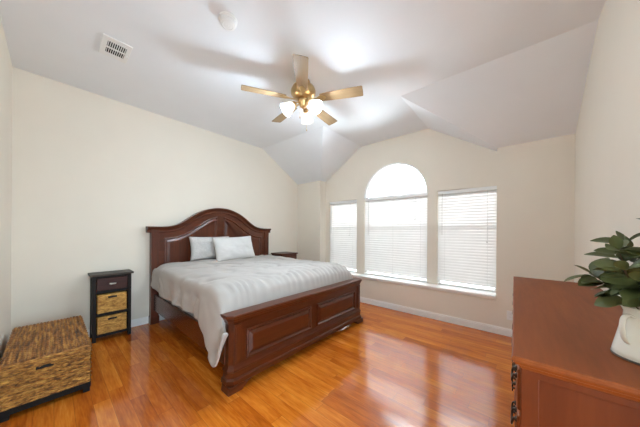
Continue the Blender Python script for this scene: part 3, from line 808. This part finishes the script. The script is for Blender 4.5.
# ------------------------------------------------------------------ ceiling fan
FC = Vector((2.15, -2.17, HI))
fan = empty('ceiling_fan', FC, 0, 'brass ceiling fan with five oak blades and three lit glass shades', 'ceiling fan')
b = BM(); lathe(b, [(.075, 0), (.078, -.012), (.060, -.045), (.024, -.062)], (0, 0, 0), 32); obj('canopy', b, m_brass, fan, smooth=True)
b = BM(); lathe(b, [(.030, -.055), (.090, -.060), (.130, -.080), (.142, -.115), (.138, -.150), (.112, -.182), (.078, -.200), (.060, -.204)], (0, 0, 0), 36); obj('motor_housing', b, m_brass, fan, smooth=True)
BZ = -.215
for k in range(5):
    a = 5.7727 + pi + 2 * pi / 5 * k
    br = Matrix.Rotation(a, 4, 'Z') @ Matrix.Translation((0, 0, BZ)) @ Matrix.Rotation(radians(-11), 4, 'X')
    b = BM(); out = [(.205, -.052), (.30, -.060), (.50, -.068), (.662, -.071), (.672, -.064), (.675, 0), (.672, .064), (.662, .071), (.50, .068), (.30, .060), (.205, .052), (.195, .0)]
    loft(b, [[Vector((x, y, z)) for x, y in out] for z in (-.003, .003)])
    bl = obj('blade', b, m_blade, fan, bevel=.0015); bl.matrix_local = br
    b = BM(); irn = [(.085, -.016), (.13, -.012), (.16, -.014), (.20, -.034), (.235, -.036), (.262, -.014), (.270, 0), (.262, .014), (.235, .036), (.20, .034), (.16, .014), (.13, .012), (.085, .016)]
    loft(b, [[Vector((x, y, z)) for x, y in irn] for z in (-.009, -.004)])
    for sx, sy in ((.215, -.02), (.215, .02), (.25, 0)): lathe(b, [(.004, -.012), (.005, -.009)], (sx, sy, 0), 8)
    bi = obj('blade_iron', b, m_brass, bl, bevel=.001)
b = BM(); lathe(b, [(.060, -.204), (.066, -.222), (.060, -.246), (.045, -.258), (.040, -.282), (.030, -.296), (.010, -.304), (.006, -.316), (.001, -.318)], (0, 0, 0), 30); obj('light_fitter', b, m_brass, fan, smooth=True)
for k in range(3):
    a = radians((150, 270, 30)[k])
    d = Vector((cos(a), sin(a), 0)); 
    p0 = d * .036 + Vector((0, 0, -.262)); p1 = d * .085 + Vector((0, 0, -.258)); p2 = d * .104 + Vector((0, 0, -.276))
    ax = (d * .74 + Vector((0, 0, -.67))).normalized()
    rot = ax.to_track_quat('Z', 'Y').to_matrix().to_4x4(); mm = Matrix.Translation(p2) @ rot @ Matrix.Scale(1.2, 4)
    b = BM(); tube(b, cr([p0, d * .06 + Vector((0, 0, -.252)), p1, p2], 4), .007, 10)
    lathe(b, [(.020, -.012), (.024, .0), (.024, .022), (.018, .026)], (0, 0, 0), 20, mat=mm); arm = obj('lamp_arm', b, m_brass, fan, smooth=True)
    b = BM(); lathe(b, [(.024, .014), (.032, .024), (.043, .045), (.050, .070), (.056, .095), (.066, .115), (.064, .116), (.053, .094), (.047, .070), (.040, .046), (.028, .026), (.022, .018)], (0, 0, 0), 28, False, False, mm)
    sh = obj('lamp_shade', b, m_shade, arm, smooth=True)
    b = BM(); lathe(b, [(.001, .022), (.012, .024), (.013, .034), (.020, .046), (.022, .056), (.018, .066), (.009, .071), (.001, .072)], (0, 0, 0), 16, mat=mm); bu = obj('bulb', b, m_bulb, sh, smooth=True)
    pd = bpy.data.lights.new('fan_lamp', 'POINT'); pd.energy = 38; pd.color = (.74, .92, 1.08); pd.shadow_soft_size = .058
    po = bpy.data.objects.new('fan_lamp', pd); COL.objects.link(po); po.location = FC + mm @ Vector((0, 0, .096))
for x, y, ln in ((.028, -.030, .25), (-.030, .022, .11)):
    b = BM(); tube(b, [(x, y, -.29), (x, y, -.29 - ln)], .0015, 5); pc = obj('pull_chain', b, m_brass, fan)
    b = BM(); lathe(b, [(.002, 0), (.005, -.008), (.006, -.022), (.002, -.028)], (x, y, -.29 - ln), 10); obj('fob', b, m_brass, pc, smooth=True)

# ------------------------------------------------------------------ ceiling register and smoke detector
vt = empty('air_vent', (.655, -1.125, HI), 0, 'white louvred air register in the ceiling near the left wall', 'air vent')
vw, vh = .105, .165
hA, hB = (-.005, .085), (-.085, -.015)
b = BM()
fr = curve_solid('vent_frame', [(-.095, -.172), (.112, -.172), (.112, .142), (-.095, .142)], [[(-.054, -.112), (.080, -.112), (.080, -.018), (-.054, -.018)], [(-.054, -.002), (.080, -.002), (.080, .084), (-.054, .084)]], .010, m_plast, Matrix.Translation((0, 0, -.005)), vt, .003)
b = BM(); box(b, -.056, .082, -.114, .086, -.0015, -.0003); obj('duct_shade', b, m_hole, vt)  # thin near-black sheet, painted as the shade behind the louvres
for y0, y1, tl in ((-.112, -.018, 38), (-.002, .084, 4)):
    b = BM()
    for k in range(9):
        x = -.054 + .134 * (k + .5) / 9
        box(b, -.0022, .0022, y0, y1, -.0035, .0035, mat=Matrix.Translation((x, 0, -.0062)) @ Matrix.Rotation(radians(tl), 4, 'Y'))
    obj('louvres', b, m_plast, vt)
b = BM(); box(b, -.004, .004, -.010, .010, -.016, 0, mat=Matrix.Translation((.097, 0, -.012))); obj('damper_lever', b, m_plast, vt)

sd = empty('smoke_detector', (1.205, -2.25, HI), 0, 'round white smoke detector on the ceiling above the bed side', 'smoke detector')
b = BM(); lathe(b, [(.072, 0), (.072, -.010), (.066, -.013)], (0, 0, 0), 36); obj('mounting_plate', b, m_plast, sd, bevel=.001)
b = BM(); lathe(b, [(.064, -.012), (.064, -.026), (.060, -.028), (.060, -.032), (.063, -.034), (.058, -.044), (.040, -.050), (.038, -.048), (.020, -.050), (.001, -.050)], (0, 0, 0), 36); obj('cover', b, m_plast, sd)
b = BM(); lathe(b, [(.008, -.049), (.007, -.053), (.001, -.053)], (.0, .0, 0), 14); obj('test_button', b, m_plast, sd)

# wall outlet beside the dresser
ot = empty('wall_outlet', (L_, -3.965, .27), 0, 'white wall outlet above the baseboard beside the dresser', 'outlet')
b = BM(); box(b, -.006, 0, -.036, .036, -.058, .058); obj('cover_plate', b, m_plast, ot, bevel=.002)
for z in (-.02, .02):
    b = BM(); lathe(b, [(.015, 0), (.015, .002)], (0, 0, 0), 16, mat=Matrix.Translation((-.0055, 0, z)) @ Matrix.Rotation(-pi / 2, 4, 'Y')); sk = obj('socket', b, m_plast, ot)
    b = BM()
    for y in (-.006, .006): box(b, -.0085, -.007, y - .001, y + .001, z - .002, z + .006)
    obj('slots', b, m_hole, sk)
